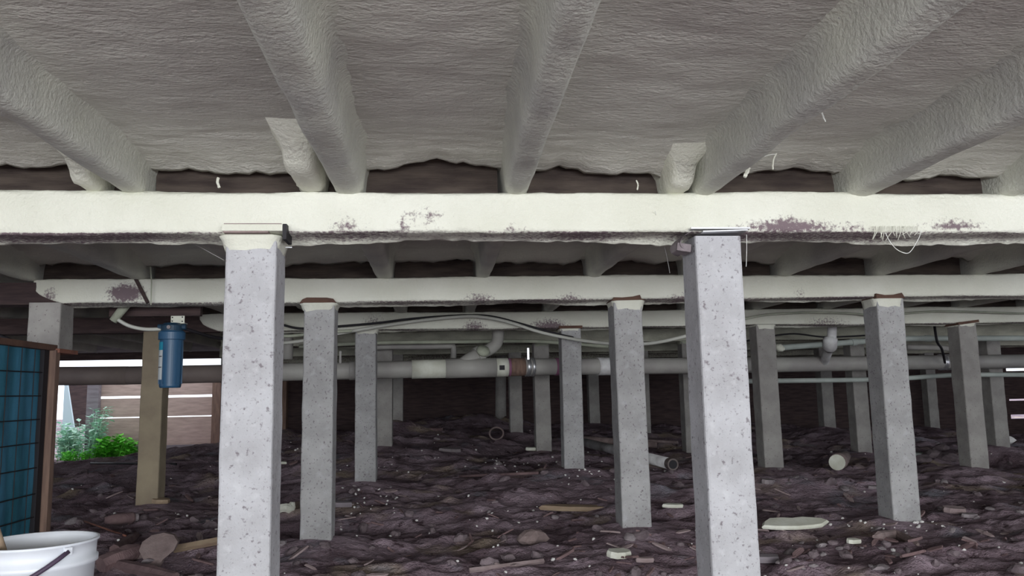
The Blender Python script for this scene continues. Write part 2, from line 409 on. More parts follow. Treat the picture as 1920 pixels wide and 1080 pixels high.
# ---------------------------------------------------------------- foam covered girders
def girder(r, xa, xb, blobs, lab, timber_to=None, dx=.02, nonoise=False):
    Y0 = ROWS[r]; root = empty('foam_covered_girder', ((xa + xb) / 2, Y0 + .085, ZB), lab, 'girder', 'girders carrying the joists')
    xs_ = np.arange(xa, xb + dx, dx); K = 28; A = np.linspace(0, 2 * math.pi, K, endpoint=False)
    ca, sa = np.cos(A), np.sin(A); ex = .24
    hy = .085 * np.sign(ca) * np.abs(ca) ** ex; hz = (.0675 + .006 * (sa > 0)) * np.sign(sa) * np.abs(sa) ** ex
    XX = xs_[:, None] + 0 * A[None, :]
    seed = r * 11.3
    d = .008 * fbm(XX * 1.7, np.cos(A) * .8 + seed, np.sin(A) * .8, 3) + .0022 * fbm(XX * 22, np.cos(A) * 3 + seed, np.sin(A) * 3, 3)
    YY = Y0 + .085 + hy[None, :] + d * ca[None, :]
    ZZ = (ZB + ZT) / 2 + hz[None, :] + d * sa[None, :] * .9
    # ragged lip hanging from the lower back edge
    lipw = np.exp(-((A - math.radians(305)) / .28) ** 2)[None, :]
    ZZ = ZZ - lipw * (.012 + .012 * vn(XX * 2.3, seed) + .004 * vn(XX * 30, seed))
    # rounded foam end
    if timber_to is not None:
        e = np.clip((XX - xa) / .16, 0, 1) ** .5; ZZ = ZT + (ZZ - ZT) * (.25 + .75 * e); YY = Y0 + .085 + (YY - Y0 - .085) * (.75 + .25 * e)
    mb = MB(); mb.v = [tuple(v) for v in np.stack([XX, YY, ZZ], -1).reshape(-1, 3).tolist()]
    n = len(xs_)
    mb.f = [(i * K + k, (i + 1) * K + k, (i + 1) * K + (k + 1) % K, i * K + (k + 1) % K) for i in range(n - 1) for k in range(K)]
    mb.f += [tuple(range(K)), tuple((n - 1) * K + k for k in range(K))[::-1]]
    st = np.zeros_like(XX)
    for px, py, rx, ry, s in blobs:
        c = P(px, py, Y0); q = Y0 / F
        st = np.maximum(st, s * np.exp(-((XX - c.x) / (rx * q)) ** 2 - ((ZZ - c.z) / (ry * q)) ** 2) * (ca[None, :] < .4))
    st = np.maximum(st, (sa[None, :] < -.72) * (1 - np.clip(lipw * 1.3, 0, 1)) * (.40 + .12 * vn(XX * 4, seed)))  # underside faces toned greyer through the same mask as the stains, except the lip
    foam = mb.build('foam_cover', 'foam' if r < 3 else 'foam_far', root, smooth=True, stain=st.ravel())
    js = [xa - .05] + [j for j in JX if xa < j < xb] + [xb + .05]
    for j0, j1 in zip(js, js[1:]):
        if j1 - j0 < .16: continue
        t = MB(); t.box(((j0 + j1) / 2, Y0 + .115, E + .765), (j1 - j0 - .105, .05, .17))
        t.build('timber_blocking', 'foamwood', root)['label'] = 'dark bare timber block above the foam'
    if timber_to is not None:
        t = MB(); t.box(((xa + timber_to) / 2 + .03, Y0 + .085, (ZB + ZT) / 2 - .005), (xa - timber_to + .3, .13, .12))
        t.build('bare_timber', 'darkwood', root)['label'] = 'dark bare timber end'
        root_l = root
    return root
girder(0, -3.3, 3.6, [(650, 418, 45, 22, .42), (800, 408, 60, 26, .40), (755, 420, 14, 18, .5), (960, 430, 40, 12, .35), (1480, 424, 120, 18, .62),
                      (1470, 395, 25, 10, .32), (1790, 420, 85, 15, .60), (1600, 428, 60, 10, .4)],
       'nearest foam covered girder spanning the whole picture, brightest cream', dx=.012)
girder(1, P(58, 540, 4.5).x, 5.4, [(235, 550, 38, 20, .75), (92, 552, 18, 16, .5), (900, 562, 40, 18, .45), (1070, 560, 35, 13, .42), (1280, 560, 40, 10, .5), (1500, 548, 20, 14, .4)],
       'second foam covered girder from the front, seen behind the two near posts', -4.6, dx=.02)
girder(2, P(372, 610, 6.4).x, 7.0, [(1030, 610, 45, 14, .6), (890, 615, 30, 20, .5), (700, 600, 30, 14, .4), (1550, 602, 60, 12, .42)],
       'third foam covered girder from the front, just above the long drain pipe', -5.6, dx=.03)
girder(3, P(415, 640, 8.3).x, 8.2, [(1000, 640, 300, 10, .25)], 'fourth foam covered girder, dim, behind the third', dx=.05)
girder(4, P(412, 650, 10.2).x, 8.6, [(1000, 655, 300, 10, .3)], 'fifth foam covered girder, dark, far back', dx=.06)
girder(5, P(415, 650, 12.1).x, 8.6, [(1000, 660, 900, 30, .4)], 'rearmost foam covered girder along the dark back wall', dx=.08)

# ---------------------------------------------------------------- concrete posts
def post_mesh(cx, yf, z0, z1, w_, m_, parent, name='shaft', lean=0.0, seed=0.0):
    h = w_ / 2; c = .009
    sec = []
    for sx, sy in ((-1, -1), (1, -1), (1, 1), (-1, 1)):
        a = [(sx * h, sy * (h - c)), (sx * (h - .3 * c), sy * (h - .3 * c)), (sx * (h - c), sy * h)]
        if sx * sy > 0: a = a if False else a
        sec.append(a)
    ring = []
    order = [sec[0], sec[1][::-1], sec[2], sec[3][::-1]]
    order[0] = [(-h, -h + c), (-h + .3 * c, -h + .3 * c), (-h + c, -h)]
    order[1] = [(h - c, -h), (h - .3 * c, -h + .3 * c), (h, -h + c)]
    order[2] = [(h, h - c), (h - .3 * c, h - .3 * c), (h - c, h)]
    order[3] = [(-h + c, h), (-h + .3 * c, h - .3 * c), (-h, h - c)]
    for q in range(4):
        ring += order[q]; nx = order[(q + 1) % 4][0]; la = order[q][-1]
        for t in (.33, .66): ring.append((la[0] + (nx[0] - la[0]) * t, la[1] + (nx[1] - la[1]) * t))
    K = len(ring); zz = np.arange(z0, z1, .035).tolist() + [z1]
    mb = MB()
    R_ = np.array(ring)
    for j, z in enumerate(zz):
        dn = .0018 * fbm(R_[:, 0] * 12 + seed, R_[:, 1] * 12, z * 9, 3)
        for i in range(K):
            x, yv = ring[i]; mb.v.append((cx + x * (1 + dn[i] / h) + lean * (z - z0), yf + h + yv * (1 + dn[i] / h), z))
    mb.f = [(j * K + i, j * K + (i + 1) % K, (j + 1) * K + (i + 1) % K, (j + 1) * K + i) for j in range(len(zz) - 1) for i in range(K)]
    mb.f += [tuple(range(K))[::-1], tuple((len(zz) - 1) * K + i for i in range(K))]
    o = mb.build(name, m_, parent)
    for p in o.data.polygons: p.use_smooth = False
    return o
def collar(cx, yf, z, w_, h_, parent, m_='foam', flare=.018, name='foam_collar', skew=0.0, seed=0.0):
    """lumpy foam skirt round the head of a post"""
    mb = MB(); K = 24; zz = [z + .004, z, z - .3 * h_, z - .7 * h_, z - h_]; fl = [.8, 1, .55, .3, .02]
    for j, zv in enumerate(zz):
        for i in range(K):
            A = 2 * math.pi * (i + .5) / K; c_, s_ = math.cos(A), math.sin(A); mx = max(abs(c_), abs(s_))
            r = (w_ / 2 + flare * fl[j]) / mx * (1 if mx > .78 else .97)
            dz = (.22 * h_ * float(vn(A * 2.2, seed, j * .3)) if j == 4 else 0) + skew * c_
            mb.v.append((cx + r * c_, yf + w_ / 2 + r * s_, zv + dz))
    mb.f = [(j * K + i, (j + 1) * K + i, (j + 1) * K + (i + 1) % K, j * K + (i + 1) % K) for j in range(len(zz) - 1) for i in range(K)]
    mb.f += [tuple(range(K))]
    return mb.build(name, m_, parent, smooth=True, stain=[0] * len(mb.v))
PL = {0: ['left of the two nearest concrete posts, pitted, under a cream cap board', 'right of the two nearest concrete posts, bright and pitted, under a bent metal plate'],
      1: ['concrete post just right of the left near post, with a flared foam head', 'concrete post just left of the right near post, ragged shim on its head', 'concrete post in the second row right of the right near post'],
      2: ['tan concrete post at left behind the blue water filter', 'mid distance concrete post with thin flared head, left of centre',
          'mid distance concrete post right of the centre with a cable passing across its head', 'mid distance concrete post directly right of the right near post', 'mid distance concrete post near the right edge with a wedge on its head'],
      3: ['concrete post half hidden behind a mid distance post, left of centre', 'speckled concrete post behind the drain pipe just right of its steel clamps', 'concrete post behind the drain pipe just left of the right near post',
          'concrete post behind the drain pipe beside the fallen white ended cylinder', 'concrete post behind the drain pipe nearest the right edge'],
      4: ['dark distant concrete post at the left end of the dark central recess', 'distant concrete post under the drain pipe wye fitting', 'distant concrete post mostly hidden by the second row post left of the right near post', 'thin distant concrete post right of the right near post', 'distant concrete post behind the left near post'],
      5: ['reddish brown distant post beside the left near post', 'rearmost dim post right of centre against the dark wall', 'rearmost dim post seen near the right edge against the dark wall']}
cnt = {}
for r, px, py in POSTS:
    i = cnt.get(r, 0); cnt[r] = i + 1
    c = P(px, 700, ROWS[r]); yf = ROWS[r]; w_ = .162 if r != 1 else .168
    z0 = P(px, py, yf).z
    root = empty('concrete_post', (c.x, yf + w_ / 2, z0), PL[r][i], 'post', 'concrete posts carrying the girders')
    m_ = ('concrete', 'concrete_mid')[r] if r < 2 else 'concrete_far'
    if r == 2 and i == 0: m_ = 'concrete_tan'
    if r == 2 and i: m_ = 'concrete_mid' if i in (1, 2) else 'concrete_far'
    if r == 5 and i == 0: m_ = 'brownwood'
    zt = ZB + .01
    if r == 0: zt = ZB - .012
    if r == 1: zt = ZB - (.0, .0, -.005)[i] - .012
    post_mesh(c.x, yf, z0 - .16, zt, w_, m_, root, lean=(.004, -.004)[i % 2] if r else 0, seed=px * .13)
    if r == 0 and i == 0:
        mb = MB(); a = P(416, 427, 2.57); b_ = P(530, 427, 2.57)
        mb.box(((a.x + b_.x) / 2, 2.66, a.z), (b_.x - a.x, .19, .022), bev=.002)
        mb.build('cap_board', 'foam', root, stain=[0] * len(mb.v))['label'] = 'cream sprayed cap board'
        collar(c.x - .002, yf, ZB - .012, w_, .045, root, flare=.018, seed=3.1)
        mb = MB(); mb.box(((a.x + b_.x) / 2, 2.66, a.z + .0135), (b_.x - a.x - .01, .176, .003)); mb.box(((a.x + b_.x) / 2 - .02, 2.66, a.z - .0135), (b_.x - a.x - .05, .183, .005)); mb.build('shim_strip', 'slab', root)  # thin strips added: brown line above the board, dark gap line below it
        mb = MB(); mb.box((b_.x + .006, 2.62, a.z - .012), (.012, .1, .05)); mb.build('dark_shim', 'black', root)
        q = P(528, 464, 2.72); mb = MB(); mb.box((q.x + .01, 2.72, q.z), (.05, .006, .004)); mb.box((q.x - .016, 2.72, q.z - .02), (.006, .006, .05))
        mb.build('metal_strap', 'steel', root)
    elif r == 0:
        a = P(1295, 428, 2.575); b_ = P(1406, 433, 2.575)
        mb = MB(); mb.box(((a.x + b_.x) / 2, 2.665, a.z), (b_.x - a.x, .19, .006)); mb.box(((a.x + b_.x) / 2 + .012, 2.655, a.z - .011), (b_.x - a.x - .05, .19, .004), rotm(0, 0, -.03))
        mb.build('cap_plate', 'steel', root)['label'] = 'thin metal cap plate'
        mb = MB()
        pts = spline([P(1300, 432, 2.59), P(1285, 440, 2.59), P(1277, 452, 2.6), P(1280, 462, 2.6), P(1292, 468, 2.61)], 4)
        for k in range(len(pts) - 1):
            p_, q_ = pts[k], pts[k + 1]; s = len(mb.v)
            for v in (p_, q_): mb.v += [(v.x, v.y, v.z), (v.x, v.y + .12, v.z), (v.x - .003, v.y + .12, v.z - .003), (v.x - .003, v.y, v.z - .003)]
            mb.f += [(s, s + 1, s + 5, s + 4), (s + 1, s + 2, s + 6, s + 5), (s + 2, s + 3, s + 7, s + 6), (s + 3, s, s + 4, s + 7)]
        q = P(1284, 463, 2.6); mb.box((q.x, 2.64, q.z), (.05, .07, .028), rotm(0, 0, .15), bev=.004)
        mb.build('bent_strap', 'stone', root)['label'] = 'bent grey strap curling off the plate'
    elif r == 1:
        mb = MB(); sw = (.2, .2, .18)[i]
        bm_pts = [(-.5, 0), (-.42, .7), (-.3, 1), (.25, .95), (.42, .75), (.5, .1)] if i == 0 else ([(-.5, 0), (-.45, .6), (-.2, .55), (.1, .7), (.32, 1), (.36, .3), (.5, .1)] if i == 1 else [(-.5, 0), (-.5, .9), (-.2, .6), (.1, .65), (.4, 1), (.5, 0)])
        hh = .032
        for yv in (yf - .018, yf + .15):
            mb.v += [(c.x + a * sw, yv, ZB - .008 + b2 * hh) for a, b2 in bm_pts]
        n = len(bm_pts); mb.f = [tuple(range(n))[::-1], tuple(range(n, 2 * n))] + [(k, (k + 1) % n, (k + 1) % n + n, k + n) for k in range(n)]
        mb.build('timber_shim', 'shim', root)['label'] = 'red brown timber shim'
        collar(c.x, yf, ZB - .008, w_, .04 if i == 0 else .05, root, flare=(.020, .014, .008)[i], seed=px)
    elif r in (2, 3) and px != 284:
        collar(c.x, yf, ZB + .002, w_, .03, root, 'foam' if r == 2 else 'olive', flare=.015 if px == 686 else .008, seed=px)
        if px in (1072, 1822):
            mb = MB(); mb.box((c.x, yf + .07, ZB + .004), (.19, .19, .022), rotm(0, 0, .0 if px == 1072 else -.12)); mb.build('timber_shim', 'shim', root)

# short concrete block at the left
c = P(82, 600, 4.5)
zt_ = P(82, 654, 4.5).z
root = empty('short_concrete_pier', (c.x, 4.58, zt_), 'short square concrete block under the second girder at far left, on a rusty plate', 'pier')
post_mesh(c.x, 4.5, zt_, ZB + .01, .168, 'concrete_far', root, name='block')
mb = MB(); mb.box((c.x, 4.59, zt_ - .012), (.2, .22, .022)); mb.build('rusty_plate', 'rustred', root)
# plants, fence, walls, panel and the rest follow

# ---------------------------------------------------------------- perimeter walls
def box_px(mb, pa, pb, Y, dy, bev=0):
    a = P(pa[0], pa[1], Y); b_ = P(pb[0], pb[1], Y)
    mb.box(((a.x + b_.x) / 2, Y + dy / 2, (a.z + b_.z) / 2), (abs(a.x - b_.x), dy, abs(a.z - b_.z)), bev=bev)
xl = P(413, 740, 12.7).x; xr = P(1893, 740, 12.7).x
mb = MB(); mb.box(((xl + xr) / 2, 12.75, .8), (xr - xl, .06, 1.9)); o = mb.build('wall_back', 'darkwood'); o['kind'] = 'structure'
mb = MB(); mb.box((-7.2, 7.6, .8), (.06, 6.8, 1.9)); o = mb.build('wall_left', 'darkwood'); o['kind'] = 'structure'
mb = MB(); mb.box((11.0, 11.4, .8), (.06, 2.6, 1.9)); o = mb.build('wall_right', 'darkwood'); o['kind'] = 'structure'
# slatted end of the back wall at the right: boards with daylight between
mb = MB()
for z0_, z1_ in ((-.2, .30), (.37, .60), (.63, 1.02), (1.045, 1.10), (1.16, 1.8)):
    mb.box((xr + .9, 12.75, (z0_ + z1_) / 2), (1.8, .05, z1_ - z0_))
o = mb.build('wall_back_slats', 'darkwood'); o['kind'] = 'structure'
# rim board over the opening at the left
mb = MB(); box_px(mb, (60, 637), (416, 658), 11.0, .05); o = mb.build('trim_1', 'greyboard'); o['kind'] = 'structure'
mb = MB(); box_px(mb, (60, 658), (416, 671), 11.1, .15); o = mb.build('trim_2', 'darkwood'); o['kind'] = 'structure'
mb = MB(); mb.box((-5.0, 11.2, E + .79), (4.4, .2, .16)); o = mb.build('trim_3', 'darkwood'); o['kind'] = 'structure'

# ---------------------------------------------------------------- fence outside
Yf = 13.7
zg = P(300, 846, Yf).z
fr = empty('plank_fence', (P(300, 740, Yf).x, Yf, zg), 'pinkish brown horizontal plank fence with bright gaps, outside at the left', 'fence')
for k, (ya, yb) in enumerate(((690, 739), (748, 778), (785, 838))):
    mb = MB(); box_px(mb, (183, ya), (425, yb), Yf, .03)
    mb.build('plank', 'fence', fr)
mb = MB(); box_px(mb, (183, 838), (425, 852), Yf - .06, .12); mb.build('base_board', 'greyboard', fr)['label'] = 'pale grey kerb board along the bottom'
for px in (174, 408):
    mb = MB(); box_px(mb, (px - 9, 700), (px + 5, 860), Yf - .12, .1); mb.build('fence_post', 'brownwood' if px > 200 else 'greyboard', fr)
mb = MB(); box_px(mb, (128, 700), (166, 800), 14.6, .08)
o = mb.build('dark_board', 'darkwood', org=P(147, 800, 14.6)); tag(o, 'dark upright board outside beyond the weeds, left of the plank fence', 'board')
# pointed pale board
a, b_, c_ = P(123, 722, 14.0), P(114, 850, 14.0), P(146, 850, 14.0)
mb = MB()
for dy in (0, .04): mb.v += [(a.x - .02, a.y + dy, a.z), (a.x + .03, a.y + dy, a.z), (c_.x, c_.y + dy, c_.z), (b_.x, b_.y + dy, b_.z)]
mb.f = [(0, 1, 2, 3)[::-1], (4, 5, 6, 7), (0, 4, 5, 1), (1, 5, 6, 2), (2, 6, 7, 3), (3, 7, 4, 0)]
tag(mb.build('leaning_board', 'palewall', org=b_), 'tall pointed pale blue board standing outside behind the weeds', 'board')

# ---------------------------------------------------------------- weeds
def weed(name, px0, px1, ytop, ybase, Y, m_, nst, nl, ls, lab, spread=1.0):
    a, b_ = P(px0, ybase, Y), P(px1, ybase, Y); top = P(px0, ytop, Y).z
    root = empty(name, ((a.x + b_.x) / 2, Y, a.z), lab, 'plant')
    st, lf = MB(), MB()
    for k in range(nst):
        x = random.uniform(a.x, b_.x); yy_ = Y + random.uniform(-.25, .25); h = (top - a.z) * random.uniform(.45, 1)
        bend = random.uniform(-.18, .18) * spread
        pts = [Vector((x + bend * t * t, yy_ + .05 * t, a.z - .03 + h * t)) for t in (0, .25, .5, .75, 1)]
        st.tube(pts, [.005, .005, .004, .003, .002], 5)
        for q in range(nl):
            t = random.uniform(.1, 1); p = pts[int(t * 3.999)].lerp(pts[int(t * 3.999) + 1], t * 4 % 1)
            A = random.uniform(0, 6.28); d = Vector((math.cos(A), math.sin(A) * .8, random.uniform(-.3, .5))).normalized()
            s = Vector((-d.y, d.x, 0)).normalized(); L_ = ls * random.uniform(.5, 1.2); n_ = len(lf.v)
            lf.v += [tuple(p), tuple(p + d * L_ * .5 + s * L_ * .28), tuple(p + d * L_ + Vector((0, 0, -.01))), tuple(p + d * L_ * .5 - s * L_ * .28)]
            lf.f.append((n_, n_ + 1, n_ + 2, n_ + 3))
    st.build('stems', m_, root); lf.build('leaves', m_, root)
weed('leafy_weed', 112, 150, 785, 860, 13.6, 'leaf', 26, 40, .13, 'pale bluish leafy weed in daylight at the far left opening')
weed('leafy_weed', 150, 184, 758, 858, 13.2, 'leaf', 13, 40, .13, 'taller pale leafy weed in front of the fence end post')
weed('green_clump', 184, 246, 812, 854, 13.1, 'leaf2', 46, 34, .12, 'bright green leafy clump at the foot of the plank fence', .6)
weed('grass_tuft', 108, 185, 838, 862, 12.95, 'leaf2', 50, 10, .07, 'low yellow green grass tuft at the edge of the opening', .6)

# ---------------------------------------------------------------- mesh covered panel at left
xP = P(94, 800, 4.5).x
ztop = P(94, 657, 4.5).z; zbot = gz(xP, 4.3) - .02
root = empty('mesh_covered_panel', (xP, 3.9, zbot), 'teal sheeted panel covered in wire mesh standing at the left edge', 'panel')
ys_ = np.linspace(3.1, 4.46, 40); zs_ = np.linspace(zbot, ztop, 24)
Yp, Zp = np.meshgrid(ys_, zs_)
Xp = xP - .03 + .008 * fbm(Yp * 5, Zp * 1.5, 3, 3) + .006 * np.sin(Yp * 40 + Zp * 2)
mb = MB(); n = len(ys_)
mb.v = list(zip(Xp.ravel().tolist(), Yp.ravel().tolist(), Zp.ravel().tolist())) + list(zip((Xp.ravel() - .006).tolist(), Yp.ravel().tolist(), Zp.ravel().tolist()))
f = grid_faces(n, len(zs_)); mb.f = f + [tuple(i + n * len(zs_) for i in q)[::-1] for q in f]
mb.build('teal_sheet', 'tarp', root, smooth=True)
mb = MB()
zw = [P(60, y_, 4.3).z for y_ in (697, 742, 787, 832, 880, 930, 975)]
for z in zw: mb.tube([(xP - .012 + random.uniform(-.003, .003), 3.1, z), (xP - .012, 3.8, z + random.uniform(-.006, .006)), (xP - .012, 4.46, z)], .0032, 6)
for y_ in np.arange(3.15, 4.45, .13): mb.tube([(xP - .012, y_, zbot), (xP - .012, y_, ztop)], .0022, 6)
mb.build('wire_mesh', 'black', root)
mb = MB(); mb.box((xP, 4.49, (ztop + zbot) / 2), (.05, .05, ztop - zbot), bev=.004); mb.build('wooden_stud', 'brownwood', root)
mb = MB(); mb.box((xP - .01, 3.8, ztop + .012), (.05, 1.4, .03)); mb.build('top_rail', 'shim', root)
mb = MB(); mb.box((xP - .02, 4.43, (ztop + zbot) / 2), (.03, .05, ztop - zbot)); mb.build('dark_edge_strip', 'black', root)

# ---------------------------------------------------------------- bucket
bc = P(70, 1014, 2.28); R_ = .143
gzb = bc.z - .375
bk = empty('white_bucket', (bc.x, 2.28, gzb), 'white plastic bucket with a dark handle at the bottom left corner', 'bucket')
H = .375
mb = MB()
mb.lathe([(.001, .0), (R_ * .84, .0), (R_ * .86, .006), (R_ * .97, H - .06), (R_ * 1.02, H - .058), (R_ * 1.02, H - .045), (R_ * .98, H - .043), (R_ * .99, H - .006), (R_ * 1.03, H - .004), (R_ * 1.03, H + .002), (R_ * .97, H + .002), (R_ * .955, H - .01), (R_ * .83, .012), (.001, .012)], (bc.x, 2.28, gzb), 56)
mb.build('body', 'bucket', bk, smooth=True)
mb = MB(); pts = []
for t in np.linspace(0, 1, 20):
    A = math.radians(-38) - math.pi * t
    pts.append((bc.x + R_ * 1.07 * math.cos(A), 2.28 + R_ * 1.07 * math.sin(A), gzb + H - .014 - .10 * math.sin(math.pi * t)))
mb.tube(pts, .0062, 8); mb.build('handle', 'plum', bk, smooth=True)
for s in (-1, 1):
    mb = MB(); mb.box((bc.x + s * R_ * 1.04 * math.cos(math.radians(-38)), 2.28 + s * R_ * 1.04 * math.sin(math.radians(-38)), gzb + H - .014), (.012, .02, .02), rotm(math.radians(-38)), bev=.003); mb.build('handle_lug', 'bucket', bk)
a = P(-20, 960, 2.22); b_ = P(12, 1060, 2.25)
mb = MB(); mb.tube([b_, a], .012, 8); tag(mb.build('stick', 'tan', org=b_, smooth=True), 'pale tan stick standing up out of the white bucket', 'stick')

# ---------------------------------------------------------------- blue water filter
Yw = 4.86
t = P(323, 612, Yw); wf = empty('water_filter', (t.x, Yw, P(323, 728, Yw).z), 'blue cylindrical water filter housing hanging at the left', 'water filter')
q = Yw / F
def fz(py): return P(323, py, Yw).z
mb = MB(); r_ = 19.5 * q
mb.lathe([(.001, fz(727)), (r_ * .88, fz(727)), (r_ * .95, fz(724)), (r_, fz(700)), (r_ * 1.02, fz(636))], (t.x, Yw, 0), 40)
for k in range(16):
    A = 2 * math.pi * k / 16; mb.box((t.x + r_ * 1.0 * math.cos(A), Yw + r_ * 1.0 * math.sin(A), (fz(720) + fz(640)) / 2), (.004, .004, fz(640) - fz(720)), rotm(A))
mb.build('bowl', 'blue', wf, smooth=False)
mb = MB(); mb.lathe([(r_ * 1.02, fz(638)), (r_ * 1.17, fz(637)), (r_ * 1.18, fz(624)), (r_ * 1.05, fz(621)), (.001, fz(621))], (t.x, Yw, 0), 40); mb.build('ring_collar', 'blue', wf, smooth=False)
mb = MB(); mb.lathe([(r_ * .98, fz(621)), (r_ * .95, fz(611)), (r_ * .7, fz(606)), (.001, fz(605))], (t.x, Yw, 0), 28)
for s in (-1, 1): mb.tube([(t.x, Yw, fz(613)), (t.x + s * r_ * 1.25, Yw, fz(613))], .017, 12)
mb.build('head', 'blue_cap', wf)
mb = MB(); mb.tube([(t.x + .002, Yw - r_ * .9, fz(615)), (t.x + .002, Yw - r_ * 1.15, fz(615))], .011, 10); mb.build('pressure_button', 'stone', wf)
def patch(A0, A1, za, zb, rr, name, m_):
    mb = MB(); n = 10
    for z in (za, zb):
        for k in range(n):
            A = A0 + (A1 - A0) * k / (n - 1)
            for r2 in (rr, rr - .002): mb.v.append((t.x + r2 * math.cos(A), Yw + r2 * math.sin(A), z))
    for k in range(n - 1):
        i0 = 2 * k; i1 = 2 * k + 2; j0 = i0 + 2 * n; j1 = i1 + 2 * n
        mb.f += [(i0, i1, j1, j0), (i0 + 1, j0 + 1, j1 + 1, i1 + 1)]
    return mb.build(name, m_, wf)
patch(math.radians(190), math.radians(243), fz(712), fz(657), r_ * 1.06, 'paper_label', 'label')
patch(math.radians(190), math.radians(243), fz(657), fz(642), r_ * 1.06, 'teal_label_band', 'teal')
patch(math.radians(215), math.radians(240), fz(669.5), fz(668), r_ * 1.07, 'printed_line', 'black')
patch(math.radians(210), math.radians(240), fz(689.5), fz(688), r_ * 1.07, 'printed_line', 'black')
mb = MB(); mb.box((t.x + .03, Yw + .0, fz(599)), (.078, .004, .042)); mb.box((t.x + .03, Yw + .03, fz(606)), (.078, .06, .004)); mb.build('bracket', 'white', wf)['label'] = 'cream bracket plate'
for dx_, dz_ in ((-.03, .012), (.027, .013), (-.03, -.010), (.027, -.012)):
    mb = MB(); mb.tube([(t.x + .03 + dx_, Yw - .006, fz(599) + dz_), (t.x + .03 + dx_, Yw, fz(599) + dz_)], .004, 8); mb.build('screw', 'black', wf)
mb = MB(); a = P(205, 590, Yw + .03); b_ = P(376, 590, Yw + .03)
mb.box(((a.x + b_.x) / 2, Yw + .045, E + .655), (b_.x - a.x, .04, .29)); tag(mb.build('mounting_board', 'darkwood', org=((a.x + b_.x) / 2, Yw + .045, E + .5)), 'dark board behind and above the blue water filter', 'board')
a = P(236, 572, 4.8); b_ = P(212, 602, 4.8); mb = MB(); mb.tube([(a.x, 4.8, a.z + .04), a, b_], [.03, .028, .024], 8)
tag(mb.build('foam_drip', 'olive', org=a, smooth=True), 'tapering foam lump hanging below the second girder left of the water filter', 'foam lump')

# ---------------------------------------------------------------- hoses and cables
def line(name, pts, r, m_, lab, cat, n=8):
    p = spline([P(a, b, y_) for a, b, y_ in pts], 8); mb = MB(); mb.tube(p, r, n)
    return tag(mb.build(name, m_, org=p[0], smooth=True), lab, cat)
line('hose', [(216, 596, 4.8), (240, 610, 4.8), (270, 617, 4.83), (303, 617, 4.86)], .011, 'hose', 'pale hose running from the foam lump to the left side of the blue water filter', 'hose')
line('hose', [(345, 616, 4.87), (372, 624, 4.95), (405, 633, 5.1), (470, 640, 5.4), (520, 642, 5.9)], .010, 'black', 'black hose leaving the right side of the blue water filter', 'hose')
line('cable', [(500, 598, 6.2), (530, 609, 6.2), (565, 616, 6.22), (620, 613, 6.25), (705, 606, 6.25), (760, 599, 6.25), (820, 594, 6.26), (880, 591, 6.27), (925, 594, 6.27), (980, 608, 6.27), (1040, 625, 6.28), (1075, 633, 6.3)], .009, 'black', 'black cable arching over the drain pipe in front of the third girder', 'cable')
line('hose', [(500, 645, 6.0), (560, 640, 6.1), (620, 628, 6.2), (700, 614, 6.22), (780, 602, 6.23), (860, 594, 6.24), (900, 594, 6.24), (950, 603, 6.24), (1010, 622, 6.25), (1060, 633, 6.25), (1110, 641, 6.1), (1160, 645, 5.9), (1215, 644, 5.8), (1262, 636, 5.7), (1330, 618, 5.6)], .013, 'hose', 'grey white hose sagging across the middle between posts', 'hose')
line('cable', [(500, 626, 6.1), (540, 630, 6.1), (600, 624, 6.12), (660, 620, 6.15)], .012, 'olive', 'short greenish cable crossing below the arching black cable', 'cable')
line('cable', [(-20, 622, 5), (10, 634, 5), (40, 645, 5), (60, 648, 5)], .012, 'black', 'black cable at the left edge beside the short concrete block', 'cable')
line('cable', [(1395, 598, 6.1), (1440, 590, 6.2), (1520, 586, 6.3), (1600, 588, 6.3), (1650, 592, 6.3), (1760, 584, 6.3), (1920, 588, 6.3)], .009, 'olive', 'thin greenish cable along the third girder at the right', 'cable')
line('cable', [(1395, 640, 7.6), (1480, 626, 7.6), (1550, 632, 7.6), (1640, 628, 7.6)], .008, 'black', 'thin black cable behind the post right of the right near post', 'cable')

# ---------------------------------------------------------------- main drain pipe
main = [(20, 706, 6.68), (240, 704, 6.72), (590, 696.5, 6.78), (980, 688, 6.9), (1200, 686.5, 7.1), (1440, 684, 7.4), (1700, 680, 7.75), (1960, 677, 8.05)]
mp_ = [P(*a) for a in main]
root = empty('drain_pipe', mp_[3], 'long grey horizontal drain pipe crossing the whole width behind the third row posts', 'pipe')
def seg(name, i0, i1, m_, r=.074, par=root):
    mb = MB(); mb.tube(mp_[i0:i1 + 1], r, 20); return mb.build(name, m_, par, smooth=True)
seg('brown_pipe_length', 0, 1, 'pvcbrown')['label'] = 'brown grimy pipe length'
mb = MB(); mb.tube([mp_[1], P(420, 700.5, 6.75)], .073, 20); mb.build('brown_pipe_length', 'pvcbrown', root, smooth=True)
mb = MB(); mb.tube([P(420, 700.5, 6.75), mp_[2], mp_[3], mp_[4], mp_[5], mp_[6], mp_[7]], .073, 20); mb.build('grey_pipe_length', 'pvc', root, smooth=True)
def on_pipe(px):
    for i in range(len(main) - 1):
        if main[i][0] <= px <= main[i + 1][0]:
            t_ = (px - main[i][0]) / (main[i + 1][0] - main[i][0]); return P(px, main[i][1] + (main[i + 1][1] - main[i][1]) * t_, main[i][2] + (main[i + 1][2] - main[i][2]) * t_)
def ring_(name, pa, pb, r, m_, lab=None):
    mb = MB(); a_, b2 = on_pipe(pa), on_pipe(pb); mb.tube([a_, a_.lerp(b2, .5), b2], r, 20)
    o_ = mb.build(name, m_, root, smooth=False)
    for p_ in o_.data.polygons: p_.use_smooth = len(p_.vertices) == 4
    if lab: o_['label'] = lab
    return o_
ring_('coupling', 772, 835, .080, 'white', 'cream smeared coupling')
ring_('coupling', 835, 930, .083, 'pvc')
